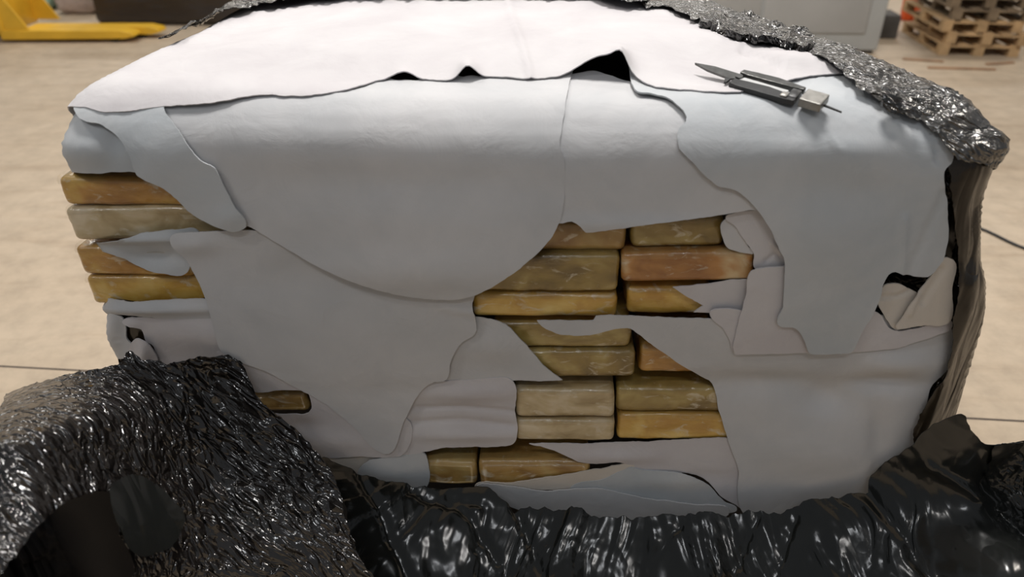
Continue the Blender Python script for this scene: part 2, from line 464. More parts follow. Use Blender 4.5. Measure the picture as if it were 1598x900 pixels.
film('stretch_film', [(138, 468), (250, 474), (370, 476), (380, 600), (230, 600), (182, 562), (163, 535), (148, 505)], lambda x, y: .002, FILM_SIDE, 'black film layer just behind the curled hide ends at the left corner', lambda x, y, p: 0, step=6, seed=51, jag=1)
# big drapes
hide([(266, 370), (300, 362), (345, 360), (400, 360), (520, 380), (700, 420), (760, 440), (741, 462), (737, 480), (743, 500), (741, 521), (720, 535), (704, 562), (697, 592), (672, 597), (650, 620), (632, 654), (616, 700), (600, 708),
      (580, 697), (546, 661), (500, 625), (460, 604), (415, 580), (368, 562), (344, 546), (330, 500), (318, 460), (292, 408)], 3.2,
     'broad grey hide hanging left of centre, tapering to a point at the bottom', 0, 34,
     lifts=[(520, 430, 160, 40, -.006), (300, 380, 40, 16, .008), (600, 560, 120, 60, .004)], creases=[([(690, 480), (740, 488)], 4, .004)])
hide([(-10, 100), (110, 140), (190, 150), (230, 200), (235, 272), (205, 268), (150, 270), (120, 269), (90, 266), (30, 266)], 3.4,
     'short hide wrapped round the upper left corner above the topmost left package', 1, 35, lifts=[(130, 235, 60, 25, .010), (180, 215, 18, 30, -.010)])
hide([(852, 118), (896, 115), (925, 111), (950, 117), (972, 125), (1000, 131), (1090, 140), (1130, 170), (1220, 280), (1215, 345), (1180, 328), (1120, 336), (1050, 344), (985, 352), (940, 360), (914, 362), (905, 352), (893, 345), (878, 347), (860, 345), (850, 250)], 4.0,
     'short grey hide above the central packages with a straight lower edge', 0, 36, lifts=[(1000, 350, 140, 12, .006)])
hide([(240, 60), (420, 70), (600, 80), (608, 122), (632, 125), (655, 124), (670, 90), (705, 90), (716, 118), (735, 117), (752, 118), (775, 90), (860, 90), (892, 100), (888, 130), (880, 180), (874, 225), (881, 250), (881, 290), (878, 330), (862, 368), (830, 402), (792, 430), (742, 459), (700, 467), (640, 462), (560, 440), (480, 405), (430, 378), (388, 354),
      (340, 345), (270, 300), (230, 220)], 4.8,
     'largest rounded hide draped from the top down the centre of the front', 0, 37,
     lifts=[(600, 285, 260, 45, -.010), (640, 425, 200, 35, .010), (950, 165, 60, 30, .006)])
hide([(992, 60), (1150, 70), (1300, 85), (1390, 120), (1440, 160), (1474, 190), (1492, 222), (1488, 250), (1474, 268), (1478, 310), (1480, 370), (1472, 405), (1462, 418), (1448, 432), (1420, 430), (1392, 425), (1380, 440), (1374, 465), (1360, 495), (1344, 520), (1330, 549), (1300, 552), (1264, 552),
      (1256, 534), (1242, 513), (1214, 507), (1222, 480), (1225, 412), (1222, 400), (1211, 378), (1200, 354), (1180, 325), (1150, 298), (1122, 291), (1104, 278), (1080, 253), (1060, 232, 1), (1057, 205), (1072, 182), (1046, 154), (1020, 146), (995, 142), (984, 122)], 6.0,
     'bluish hide draped over the right of the top, hanging down front right', 1, 38,
     lifts=[(1320, 300, 90, 40, -.006), (1200, 130, 70, 12, -.003), (1290, 380, 60, 60, .006), (1300, 235, 120, 22, .004)],
     creases=[([(1407, 430), (1412, 340)], 5, .005), ([(1418, 430), (1475, 300)], 5, -.004), ([(1460, 230), (1462, 255)], 3, -.005), ([(1150, 80), (1210, 105)], 5, -.004), ([(1290, 215), (1310, 235)], 4, .002)])
hide([(120, 120), (200, 120), (244, 125), (258, 176), (272, 194), (292, 224), (311, 250), (334, 262), (349, 290), (364, 318), (383, 342), (384, 354), (366, 361), (335, 353), (302, 336), (277, 312), (258, 294), (216, 273), (205, 250), (190, 220), (160, 196), (120, 180)], 6.2,
     'narrow grey hide hanging at the upper left with a bright curved right edge', 1, 39,
     lifts=[(240, 260, 40, 50, .006), (360, 340, 25, 20, .006)])
hide([(-20, 150), (60, 165), (130, 166), (160, 174), (200, 173), (250, 166), (330, 160), (400, 148), (470, 149), (540, 140), (590, 125), (630, 121), (670, 124), (705, 124), (733, 122), (775, 119), (830, 122), (870, 119), (905, 112), (940, 110), (975, 113), (990, 122), (1020, 134), (1060, 139), (1145, 143),
      (1200, 133), (1255, 120), (1320, 114), (1380, 110), (1440, 120), (1400, 40), (1250, -30), (1080, -80), (760, -110), (440, -80), (200, 10), (20, 100)], 7.6,
     'warm white hide spread over the back of the top with arched openings along its front', 2, 40,
     lifts=[(938, 110, 38, 30, .028), (966, 108, 15, 22, .022), (630, 122, 20, 12, .012), (731, 122, 16, 22, .024), (700, 60, 60, 16, -.005), (1100, 60, 90, 20, .008), (1240, 95, 70, 13, .012)],
     creases=[([(790, -5), (800, 30), (815, 70), (828, 118)], 5, .006), ([(545, 152), (500, 150)], 4, 0), ([(480, 76), (560, 86)], 5, .002), ([(1158, 80), (1215, 106)], 5, -.008)], step=6.0, thick=.002, lvf=lambda x, y: 6.6 - 1.0 * smooth(330, 470, x) + 1.1 * smooth(840, 1000, x))

# ------------------------------------------------------------------ wrapped packages
def package(x0, y0, x1, y1, label, mi, inset=.008, depth=.125, slope=0.0, seed=0, name='wrapped_package', topface=0):
    """front face spans x0..x1, y0 (top)..y1 (bottom) as seen; slope is the drop of its right end in px"""
    cx, cy = (x0 + x1) / 2, (y0 + y1) / 2
    c, n = land(cx, cy); n = Vector((n.x, n.y, 0)).normalized()
    gn = Vector((0, -1, 0)); gn.rotate(Matrix.Rotation(YAW, 3, 'Z')); n = (n * .25 + gn * .75).normalized()
    c = c - n * inset
    def hit(px, py):
        r = ray(px, py); t = (c - CP).dot(n) / r.dot(n); return CP + r * t
    bl, br = hit(x0, y1 - slope / 2), hit(x1, y1 + slope / 2); tl, tr = hit(x0, y0 - slope / 2), hit(x1, y0 + slope / 2)
    X = ((br - bl) + (tr - tl)) / 2; W = X.length; X.normalize()
    Hh = ((tl - bl).length + (tr - br).length) / 2
    Y = -n; Z = X.cross(Y).normalized(); Y = Z.cross(X)
    o_ = (bl + br + tl + tr) / 4
    bm = bmesh.new(); bmesh.ops.create_cube(bm, size=1)
    bmesh.ops.transform(bm, matrix=Matrix.Diagonal((W, depth, Hh, 1)), verts=bm.verts)
    bmesh.ops.bevel(bm, geom=bm.edges[:], offset=min(.011, Hh * .26), segments=4, affect='EDGES', profile=.5)
    for ax, st, L in (((1, 0, 0), .014, W), ((0, 0, 1), .010, Hh), ((0, 1, 0), .03, depth)):
        k = int(L / st / 2)
        for i in range(-k, k + 1):
            bmesh.ops.bisect_plane(bm, geom=bm.verts[:] + bm.edges[:] + bm.faces[:], plane_co=Vector(ax) * (i * st), plane_no=ax)
    for v in bm.verts:
        q = v.co + Vector((seed * 3.7, seed, 0))
        v.co += v.co.normalized() * .0025 * noise.noise(q * 26) + Vector((0, -1, 0)) * .0018 * noise.noise(Vector((q.x * 20, q.y * 20, q.z * 70)))
    Mx = Matrix.Translation(o_ - n * (depth / 2)) @ Matrix(((X.x, Y.x, Z.x, 0), (X.y, Y.y, Z.y, 0), (X.z, Y.z, Z.z, 0), (0, 0, 0, 1)))
    ob = bm_obj(name, bm, BR[mi])
    ob.matrix_world = Mx
    # clear tape folded over the top front edge
    bm = bmesh.new()
    nseg = 26; zs = [-.30, -.1, .1, .3, .46, .512]
    rows = []
    for i in range(nseg + 1):
        x = -W * .485 + W * .97 * i / nseg; r_ = []
        e = .0016 + .0012 * noise.noise(Vector((x * 60 + seed, seed, 0)))
        low = Hh * (.5 - .16 - .10 * noise.noise(Vector((x * 12, seed, 3))))
        r_.append(Vector((x, -depth / 2 - e - .0012, low)))
        r_.append(Vector((x, -depth / 2 - e - .002, Hh * .43)))
        r_.append(Vector((x, -depth / 2 + .003, Hh / 2 + e + .0015)))
        r_.append(Vector((x, -depth / 2 + .022, Hh / 2 + e + .0015)))
        rows.append([bm.verts.new(p) for p in r_])
    for i in range(nseg):
        for j in range(3): bm.faces.new((rows[i][j], rows[i + 1][j], rows[i + 1][j + 1], rows[i][j + 1]))
    tp = bm_obj('tape_strip', bm, TAPE, ob)
    tp['label'] = 'clear glossy tape folded over the top edge'
    return tag(ob, label, 'package', 'wrapped packages hidden among the hides')
mT, nt, b = mat('clear_tape')
b.inputs['Base Color'].default_value = (.55, .38, .16, 1); b.inputs['Roughness'].default_value = .14; b.inputs['Alpha'].default_value = .16; b.inputs['IOR'].default_value = 1.7
v = coords(nt, scale=(1, 1, 2), rot=(0, .5, 0)); n_ = noise_n(nt, v, 60, 4, .6, 2); bump(nt, b, n_.outputs['Fac'], .6, .006)
TAPE = mT
P_ = package
P_(94, 279, 300, 321, 'topmost amber package at the left edge under the corner hide', 0, .010, .14, 2, 1)
P_(108, 325, 392, 374, 'pale olive package second from the top at the left edge', 4, .008, .14, -4, 2)
P_(122, 388, 300, 430, 'third package down at the left edge, half covered by a tucked hide end', 0, .008, .14, 4, 3)
P_(138, 433, 345, 475, 'golden lowest package of the four at the left edge', 2, .008, .14, 0, 4)
P_(380, 614, 480, 643, 'lone brown package at the lower left beside the black film', 5, .012, .12, -3, 5)
P_(835, 346, 976, 392, 'uppermost central package, brown, cut off by the hide above', 5, .012, .13, 0, 6)
P_(985, 338, 1130, 386, 'uppermost right package of the centre, olive gold', 1, .010, .13, -4, 7)
P_(700, 398, 966, 456, 'dark olive wrapped package above the long golden one at centre', 1, .000, .13, 0, 8)
P_(970, 394, 1178, 440, 'rusty orange package with pale wrap at centre right', 3, -.004, .13, -4, 9)
P_(738, 459, 963, 496, 'long golden package in the centre, below the dark olive one', 2, .002, .13, 2, 10)
P_(979, 450, 1110, 491, 'small golden package beside the pointed hide strip, right of the long golden one', 2, .008, .13, 1, 11)
P_(770, 503, 985, 543, 'olive package just below the thin white hide tongue', 1, .012, .13, 0, 12)
P_(810, 548, 991, 590, 'olive package with a pale diagonal tape line at centre', 1, .002, .13, -2, 13)
P_(998, 538, 1120, 582, 'amber package partly hidden by the long diagonal hide edge', 0, .014, .13, 0, 14)
P_(803, 608, 959, 652, 'pale shiny package, upper left of the four near the bottom centre', 4, -.006, .13, 0, 15)
P_(962, 606, 1140, 643, 'olive striped package, upper right of the four near the bottom centre', 1, -.004, .13, 0, 16)
P_(803, 656, 960, 689, 'pale package, lower left of the four near the bottom centre', 4, -.004, .13, 0, 17)
P_(963, 647, 1150, 687, 'yellowish package, lower right of the four near the bottom centre', 2, -.004, .13, 0, 18)
P_(662, 721, 744, 757, 'short brown package at the bottom with a shiny top edge', 5, -.002, .12, 2, 19)
P_(748, 720, 920, 760, 'long brown package at the bottom, right of the short one', 5, -.002, .12, 0, 20)

# ------------------------------------------------------------------ black film
# back and sides: film still wound round the load (behind, right and left)
def wound(name, i0, i1, zlo, zhi, off, label, seed):
    bm = bmesh.new(); rowsv = []
    R = [j for j in range(RM) if True]
    js = [j for j in range(0, RM) if zlo <= V[j * RN].z and (V[j * RN].z <= zhi)]
    js = [j for j in js if j * RN < len(V)]
    jmax = max(js)
    for j in range(min(js), jmax + 1):
        row = []
        for i in range(i0, i1):
            k = j * RN + i % RN
            p, n = V[k], VN[k]
            row.append((p + n * (off + .006 * noise.noise(p * 9 + Vector((seed, 0, 0))) + .004 * abs(noise.noise(Vector((p.x * 30, p.y * 30, p.z * 12))))), n))
        rowsv.append(row)
    T = [[bm.verts.new(a) for a, n in r] for r in rowsv]; U = [[bm.verts.new(a - n * .0012) for a, n in r] for r in rowsv]
    nr, nc = len(T), len(T[0])
    for j in range(nr - 1):
        for i in range(nc - 1):
            bm.faces.new((T[j][i], T[j][i + 1], T[j + 1][i + 1], T[j + 1][i]))
            bm.faces.new((U[j + 1][i], U[j + 1][i + 1], U[j][i + 1], U[j][i]))
    for j in range(nr - 1):
        bm.faces.new((T[j + 1][0], U[j + 1][0], U[j][0], T[j][0])); bm.faces.new((T[j][-1], U[j][-1], U[j + 1][-1], T[j + 1][-1]))
    for i in range(nc - 1):
        bm.faces.new((T[0][i], U[0][i], U[0][i + 1], T[0][i + 1])); bm.faces.new((T[-1][i + 1], U[-1][i + 1], U[-1][i], T[-1][i]))
    return tag(bm_obj(name, bm, FILM_STRETCH), label, 'plastic film')
# ring index: front 0..69, corner 70..83, right 84..132, corner 133..146, back 147..216, corner, left 231..279, corner ..293
wound('stretch_film', 88, 226, .02, 1.10, .050, 'black stretch film still wound round the back and right side of the load', 2)
wound('stretch_film', 224, 284, .02, .66, .012, 'black stretch film left on the lower left side of the load', 5)

# ribbon of film along the right top edge and down the right side
film('stretch_film', [(1500, 250), (1484, 236), (1462, 207), (1432, 186), (1392, 172), (1384, 160), (1350, 144), (1322, 120), (1300, 100), (1262, 80), (1228, 68), (1180, 58), (1130, 42), (1088, 30), (1040, 10), (1000, 4), (1000, -60), (1180, -40), (1350, 30), (1470, 120), (1640, 180), (1660, 260), (1560, 262)],
     lambda x, y: .042 + .004 * math.sin(x * .03), FILM_RIBBON,
     'crinkled black film strip along the right top edge of the load',
     lambda x, y, p: .004 * noise.noise(p * 12) + .004 * abs(noise.noise(Vector((p.x * 60, p.y * 25, p.z * 8)))) + .0025 * noise.noise(p * 90), step=5, seed=3, jag=5, lifts=[(1545, 228, 30, 26, .022)])
film('hanging_film', [(1486, 234), (1560, 240), (1660, 240), (1650, 450), (1640, 560), (1600, 640), (1540, 700), (1440, 700), (1425, 690), (1440, 640), (1470, 590), (1484, 540), (1488, 500), (1496, 450), (1494, 400), (1486, 340), (1482, 280)],
     lambda x, y: .030 + .012 * smooth(1480, 1530, x) * smooth(330, 240, y) + .010 * smooth(400, 450, y) * smooth(560, 480, y), FILM_SIDE,
     'dark brownish film hanging down the right side of the load',
     lambda x, y, p: .010 * noise.noise(Vector((p.x * 22, p.y * 22, p.z * 4))) * smooth(1545, 1515, x) + .003 * noise.noise(Vector((p.x * 60, p.y * 60, p.z * 9))) * smooth(1530, 1510, x), step=5, seed=31, jag=3)
film('film_roll', [(1092, 28), (1110, 20), (1150, 18), (1170, 16), (1192, 24), (1200, 34), (1240, 44), (1275, 56), (1262, 72), (1215, 60), (1160, 52), (1120, 40)],
     lambda x, y: .052, FILM_CRINKLE, 'thick dark roll of film on the rear right top edge', lambda x, y, p: .012 * noise.noise(p * 30), step=4, seed=4, jag=4, thick=.012)
film('film_scrap', [(1378, 152), (1400, 148), (1418, 160), (1440, 178), (1420, 172), (1392, 168)],
     lambda x, y: .058, FILM_CRINKLE, 'small bunched film scrap lying on the right top edge near the corner', lambda x, y, p: .008 * noise.noise(p * 40), step=3.5, seed=5, jag=2, thick=.008)
# film along the rear left rim
film('stretch_film', [(262, 56), (300, 38), (340, 22), (400, 6), (440, -3), (560, -14), (760, -16), (900, -14), (1010, -4), (1010, -90), (760, -120), (440, -90), (300, -20), (230, 30)],
     lambda x, y: .050, FILM_CRINKLE, 'ragged black film behind the rear top edge of the load', crinkle(.012), step=6, seed=6, jag=5)

# torn film pulled down in front: smooth folds in the centre and right
def folds(x, y, p):
    t = smooth(700, 860, y - 60 * math.sin((x - 560) / 950 * math.pi) * 0 - 0)
    vx, vy = x - 1010, y - 300
    a = math.atan2(vx, vy)
    u = a * 9 + .8 * noise.noise(Vector((x * .006, y * .008, 1)))
    f = noise.noise(Vector((u * 1.0, y * .004, 2))) + .5 * abs(noise.noise(Vector((u * 2.7, y * .006, 5)))) + .22 * noise.noise(Vector((u * 6, y * .01, 8)))
    g = .014 * noise.noise(p * 11) + .006 * abs(noise.noise(p * 34))
    return (.045 * f * (.12 + .88 * t) + g * .6) * (.10 + .90 * smooth(1600, 1500, x))
film('pulled_down_film', [(500, 712), (540, 728), (600, 748), (640, 756), (680, 757), (740, 759), (775, 772), (800, 788), (850, 790), (900, 794), (960, 799), (1030, 803), (1100, 803), (1150, 797), (1210, 792), (1280, 778), (1345, 758), (1362, 738), (1400, 712), (1425, 690), (1442, 672), (1474, 660),
      (1504, 648), (1514, 664), (1534, 690), (1570, 693), (1620, 690), (1680, 800), (1680, 960), (1000, 990), (500, 980), (520, 900), (540, 800)],
     lambda x, y: .030 + .15 * smooth(730, 960, y) + .12 * smooth(1360, 1640, x), FILM_SMOOTH,
     'smooth black film gathered in long folds below the front of the load', folds, step=5, seed=8, jag=2, free=True,
     creases=[([(560, 740), (600, 800), (640, 900)], 7, .012), ([(640, 760), (720, 790), (780, 860)], 7, .012), ([(700, 770), (760, 790), (745, 850)], 6, .010), ([(800, 780), (830, 840), (850, 900)], 6, .014),
              ([(1350, 760), (1400, 820), (1450, 900)], 8, .016), ([(1440, 720), (1520, 770), (1590, 800)], 8, .014), ([(1180, 800), (1120, 900)], 7, .012), ([(1240, 800), (1200, 900)], 7, .010), ([(1060, 820), (1020, 860), (1000, 900)], 6, .008)])
# crinkled film thrown out to the left
def doff(x, y):
    t = smooth(380, 0, x)
    return .035 + .26 * t * smooth(520, 700, y + .2 * x) + .24 * smooth(560, 960, y) + .04 * smooth(520, 200, x) * smooth(560, 700, y)
def crush(x, y, p):
    c = .8; u, v_ = x * math.cos(c) + y * math.sin(c), -x * math.sin(c) + y * math.cos(c)
    big = .020 * noise.noise(Vector((x * .010, y * .012, 4)))
    mid = .007 * abs(noise.noise(Vector((u * .012, v_ * .045, 1))))
    fine = .003 * noise.noise(Vector((u * .04, v_ * .13, 7)))
    return big + mid + fine
film('crinkled_film', [(-40, 700), (-10, 655), (12, 612), (60, 600), (82, 592), (118, 578), (150, 572), (188, 566), (200, 548), (225, 558), (262, 562), (330, 560), (368, 566), (400, 612), (450, 665), (500, 714), (528, 760), (545, 820), (570, 880), (610, 960), (330, 980), (215, 960), (205, 880), (180, 800), (172, 760),
      (120, 780), (70, 810), (30, 858), (-20, 900)], doff, FILM_CRINKLE,
     'glittering crinkled black film thrown out to the lower left', crush, step=4, seed=9, jag=4, free=True)
film('inner_film', [(-60, 880), (-30, 800), (90, 740), (200, 730), (300, 740), (330, 960), (0, 990), (-60, 980)], lambda x, y: .20, FILM_MATTE,
     'smooth dark inner film under the crinkled sheet at the lower left corner', lambda x, y, p: .008 * noise.noise(p * 8), step=7, seed=10, jag=0, free=True)
film('film_flap', [(172, 760), (205, 742), (235, 752), (280, 788), (288, 810), (270, 850), (240, 864), (218, 862), (200, 850)], lambda x, y: doff(x, y) + .024, FILM_SMOOTH,
     'small dull green-grey film flap overlapping the crinkled sheet at the lower left', lambda x, y, p: .008 * noise.noise(p * 20), step=4, seed=11, jag=2, free=True)
film('film_flap', [(1552, 700), (1566, 694), (1600, 690), (1650, 700), (1650, 840), (1598, 802), (1560, 775), (1546, 750)], lambda x, y: .035 + .15 * smooth(730, 960, y) + .12 * smooth(1360, 1640, x), FILM_SMOOTH,
     'shiny film flap folded back at the right edge of the floor side', lambda x, y, p: .012 * noise.noise(p * 16), step=4, seed=12, jag=2, free=True)

# ------------------------------------------------------------------ folding knife on the top
def add_slab(bm, pts, z0, z1):
    a = [bm.verts.new((x, y, z0)) for x, y in pts]; b_ = [bm.verts.new((x, y, z1)) for x, y in pts]
    bm.faces.new(a[::-1]); bm.faces.new(b_)
    for i in range(len(pts)): bm.faces.new((a[i], a[(i + 1) % len(pts)], b_[(i + 1) % len(pts)], b_[i]))
KM = simple('knife_steel', (.13, .13, .125), .32, .9, .2, 60)
KB = simple('knife_black', (.02, .02, .02), .4, .2, .2, 60)
KL = simple('bright_liner', (.55, .55, .54), .35, .1, .05, 60)
KG = simple('knife_grey_block', (.26, .25, .23), .4, .6, .2, 60)
offk = .003 + 7.6 * LV + .006
ka, kn = land(1082, 106, offk); kb, _ = land(1292, 166, offk); kc, kn = land(1190, 146, offk)
X = (kb - ka); L = X.length; X.normalize(); Z = kn; Yk = Z.cross(X).normalized(); Z = X.cross(Yk)
kn_root = empty('folding_knife', (0, 0, 0))
kn_root.matrix_world = Matrix.Translation((ka + kb) / 2 + Z * .002) @ Matrix(((X.x, Yk.x, Z.x, 0), (X.y, Yk.y, Z.y, 0), (X.z, Yk.z, Z.z, 0), (0, 0, 0, 1)))
tag(kn_root, 'open black and steel folding knife lying on the top near the right', 'knife')
h = L / 2
bm = bmesh.new(); add_slab(bm, [(-h, .004), (-h * .75, -.006), (-h * .38, -.012), (-h * .30, -.008), (-h * .30, .008), (-h * .7, .010)], .002, .006); bm_obj('blade', bm, KM, kn_root, False)
bm = bmesh.new(); add_slab(bm, [(-h * .44, -.012), (-h * .40, -.026), (-h * .37, -.026), (-h * .36, -.012)], .002, .006); bm_obj('blade_lug', bm, KB, kn_root, False)
for k, (y0, y1, m_) in enumerate(((.008, .020, KM), (-.030, -.012, KB))):
    bm = bmesh.new(); add_slab(bm, [(-h * .32, y0 + .002), (-h * .2, y0 - .001), (h * .5, y0), (h * .62, y0 + .002), (h * .62, y1 - .002), (h * .2, y1 + .003), (-h * .1, y1 + .001), (-h * .30, y1)], -.001, .009)
    bmesh.ops.bevel(bm, geom=bm.edges[:], offset=.0015, segments=2, affect='EDGES', profile=.5); bm_obj('handle_scale', bm, m_, kn_root, False)
bm = bmesh.new(); add_slab(bm, [(-h * .25, -.013), (h * .45, -.013), (h * .45, -.002), (-h * .2, -.001)], .004, .0075); bm_obj('handle_liner', bm, KL, kn_root, False)
bm = bmesh.new(); add_box(bm, (h * .55, -.008, .004), (h * .14, .026, .012), 0, .002); bm_obj('bolster', bm, KB, kn_root)
bm = bmesh.new(); add_box(bm, (h * .46, -.020, .007), (h * .10, .014, .010), 0, .002); bm_obj('lock_stud', bm, KG, kn_root)
bm = bmesh.new(); add_box(bm, (h * .82, -.008, .006), (h * .30, .034, .015), 0, .002); bm_obj('end_block', bm, KG, kn_root, False)
bm = bmesh.new(); add_slab(bm, [(h * .95, -.010), (h * 1.22, -.014), (h * 1.22, -.0125), (h * .95, -.006)], .002, .0045); bm_obj('wire_pin', bm, KB, kn_root, False)
bm = bmesh.new(); bmesh.ops.create_cone(bm, cap_ends=True, segments=20, radius1=.006, radius2=.006, depth=.014, matrix=Matrix.Translation((-h * .27, -.004, .003))); bm_obj('pivot', bm, KM, kn_root, False)

# ------------------------------------------------------------------ floor
m, nt, b = mat('worn_concrete')
v = coords(nt); n1 = noise_n(nt, v, .9, 6, .65, .5); n2 = noise_n(nt, v, 9, 6, .7)
r = ramp(nt, [(.3, (.43, .335, .235)), (.55, (.50, .40, .29)), (.75, (.55, .45, .34))]); nt.links.new(n1.outputs['Fac'], r.inputs[0])
r2 = ramp(nt, [(.35, (.82, .82, .82)), (.6, (1, 1, 1))]); nt.links.new(n2.outputs['Fac'], r2.inputs[0])
mx = N(nt, 'ShaderNodeMixRGB', blend_type='MULTIPLY'); mx.inputs[0].default_value = 1
nt.links.new(r.outputs[0], mx.inputs[1]); nt.links.new(r2.outputs[0], mx.inputs[2])
v3 = coords(nt, scale=(.35, 2.2, 1), rot=(0, 0, .15)); n3 = noise_n(nt, v3, 2.2, 5, .6, 1.0)
r3 = ramp(nt, [(.52, (1, 1, 1)), (.68, (.80, .76, .72))]); nt.links.new(n3.outputs['Fac'], r3.inputs[0])
mx2 = N(nt, 'ShaderNodeMixRGB', blend_type='MULTIPLY'); mx2.inputs[0].default_value = .8
nt.links.new(mx.outputs[0], mx2.inputs[1]); nt.links.new(r3.outputs[0], mx2.inputs[2])
nt.links.new(mx2.outputs[0], b.inputs['Base Color']); b.inputs['Roughness'].default_value = .55
bump(nt, b, n2.outputs['Fac'], .15, .01)
bm = bmesh.new(); add_box(bm, (0, 5, -.06), (26, 22, .12)); o = bm_obj('floor', bm, m, None, False); o['kind'] = 'structure'
JM = simple('joint_sealant', (.09, .07, .055), .9)
def strip(a, b_, wd, h_):
    bm = bmesh.new(); c = (a + b_) / 2; d = b_ - a
    add_box(bm, (c.x, c.y, h_ / 2 - .002), (d.length, wd, h_ + .004), math.atan2(d.y, d.x)); return bm
a, b_ = floor_at(-60, 568), floor_at(1650, 660)
o = bm_obj('trim_1', strip(a, b_, .008, .001), JM, None, False); o['kind'] = 'structure'
bw = bmesh.new(); add_box(bw, (0, 15.9, 2.5), (26, .2, 5.2)); o = bm_obj('wall_back', bw, simple('painted_wall', (.74, .72, .68), .8), None, False); o['kind'] = 'structure'

# cable on the floor at the right
def tube(name, pts, rad, m_, parent=None, res=8):
    bm = bmesh.new(); rings = []
    for i, p in enumerate(pts):
        d = (pts[min(i + 1, len(pts) - 1)] - pts[max(0, i - 1)]).normalized()
        s = d.cross(Vector((0, 0, 1)));
        if s.length < 1e-4: s = Vector((1, 0, 0))
        s.normalize(); u = s.cross(d)
        rings.append([bm.verts.new(p + s * rad * math.cos(t * 2 * math.pi / res) + u * rad * math.sin(t * 2 * math.pi / res)) for t in range(res)])
    for i in range(len(rings) - 1):
        for k in range(res): bm.faces.new((rings[i][k], rings[i][(k + 1) % res], rings[i + 1][(k + 1) % res], rings[i + 1][k]))
    bm.faces.new(rings[0]); bm.faces.new(rings[-1][::-1])
    bmesh.ops.recalc_face_normals(bm, faces=bm.faces)
    return bm_obj(name, bm, m_, parent)
BLK = simple('black_rubber', (.015, .015, .016), .5)
pts = []
for i in range(16):
    p = floor_at(1470 + 11.5 * i, 334 + 4.9 * i + 1.2 * math.sin(i * .8)); p.z = .007; pts.append(p)
tag(tube('floor_cable', pts, .006, BLK), 'thin black cable lying across the floor at the right', 'cable')

# ------------------------------------------------------------------ pallets at the back right
WD = [simple('pallet_wood_light', (.50, .33, .17), .8, 0, .25, 9), simple('pallet_wood_grey', (.22, .16, .10), .85, 0, .3, 9)]
PWm, PDm, PH = .8, 1.2, .128
def pallet_parts(root, m_):
    parts = []
    def brd(name, c, s):
        bm = bmesh.new(); add_box(bm, c, s, 0, .003); parts.append(bm_obj(name, bm, m_, root, False))
    for x in (-.35, 0, .35): brd('bottom_board', (x, 0, .009), (.10, PDm, .018))
    for y in (-.55, 0, .55):
        for x in (-.35, 0, .35): brd('block', (x, y, .018 + .033), (.10, .10, .066))
        brd('stringer_board', (0, y, .093), (PWm, .10, .018))
    for x in (-.35, -.175, 0, .175, .35): brd('top_board', (x, 0, .111), (.10, PDm, .018))
    return parts
c0 = floor_at(1464, 86)
base = empty('wooden_pallet', (0, 0, 0)); pallet_parts(base, WD[0])
PS = .78
lab = ['bottom wooden pallet of the stack at the back right, resting on the floor', 'second wooden pallet from the bottom of the stack at the back right', 'middle wooden pallet of the stack at the back right',
       'fourth wooden pallet from the bottom of the stack at the back right', 'fifth wooden pallet from the floor of the stack at the back right', 'sixth wooden pallet from the floor of the stack at the back right',
       'seventh wooden pallet from the floor of the stack at the back right', 'topmost wooden pallet of the stack at the back right']
for k in range(8):
    if k == 0: r_ = base
    else:
        r_ = base.copy(); COL.objects.link(r_)
        for ch in base.children:
            c = ch.copy(); COL.objects.link(c); c.parent = r_
            if k in (3, 4, 6): c.data = c.data.copy(); c.data.materials[0] = WD[1]
    yaw = math.radians([-7, -10, -6, -9, -5, -8, -6, -9][k])
    off = Matrix.Rotation(yaw, 3, 'Z') @ Vector((.4 * PS, .6 * PS, 0))
    r_.location = (c0.x + off.x + [0, .03, -.03, .02, -.02, .03, 0, -.02][k], c0.y + off.y, k * .1205 * PS)
    r_.scale = (PS, PS, PS)
    r_.rotation_euler = (0, 0, yaw)
    tag(r_, lab[k], 'pallet', 'wooden pallets stacked at the back right')

# second lone pallet edge behind, dark block, orange bag
bmk = bmesh.new(); p = floor_at(1402, 60); add_box(bmk, (p.x - .16, p.y + .15, .10), (.30, .3, .20), -.1, .01)
tag(bm_obj('concrete_block', bmk, simple('dark_block', (.12, .115, .11), .9)), 'dark grey block on the floor behind the left end of the pallet stack', 'block')
def blob(name, c, s, m_, seed, rz=0, label='', cat='bag', parent=None, flat=.0):
    bm = bmesh.new(); bmesh.ops.create_icosphere(bm, subdivisions=4, radius=1)
    for v in bm.verts:
        q = v.co.copy()
        e = .62
        q = Vector([math.copysign(abs(t) ** e, t) for t in q])
        q *= 1 + .16 * noise.noise(v.co * 1.6 + Vector((seed, 0, 0))) + .07 * noise.noise(v.co * 4.5 + Vector((0, seed, 0)))
        q.z = max(q.z, -.86)
        v.co = Vector((q.x * s[0], q.y * s[1], (q.z + .86) * s[2]))
    o = bm_obj(name, bm, m_, parent); o.location = c; o.rotation_euler = (0, 0, rz)
    if label: tag(o, label, cat)
    return o
p = floor_at(1424, 34)
ob = blob('hi_vis_bag', (p.x, p.y + .1, 0), (.085, .08, .30), simple('bright_orange_cloth', (.85, .12, .02), .7), 3, 0, 'bright orange bag standing behind the left end of the pallet stack')

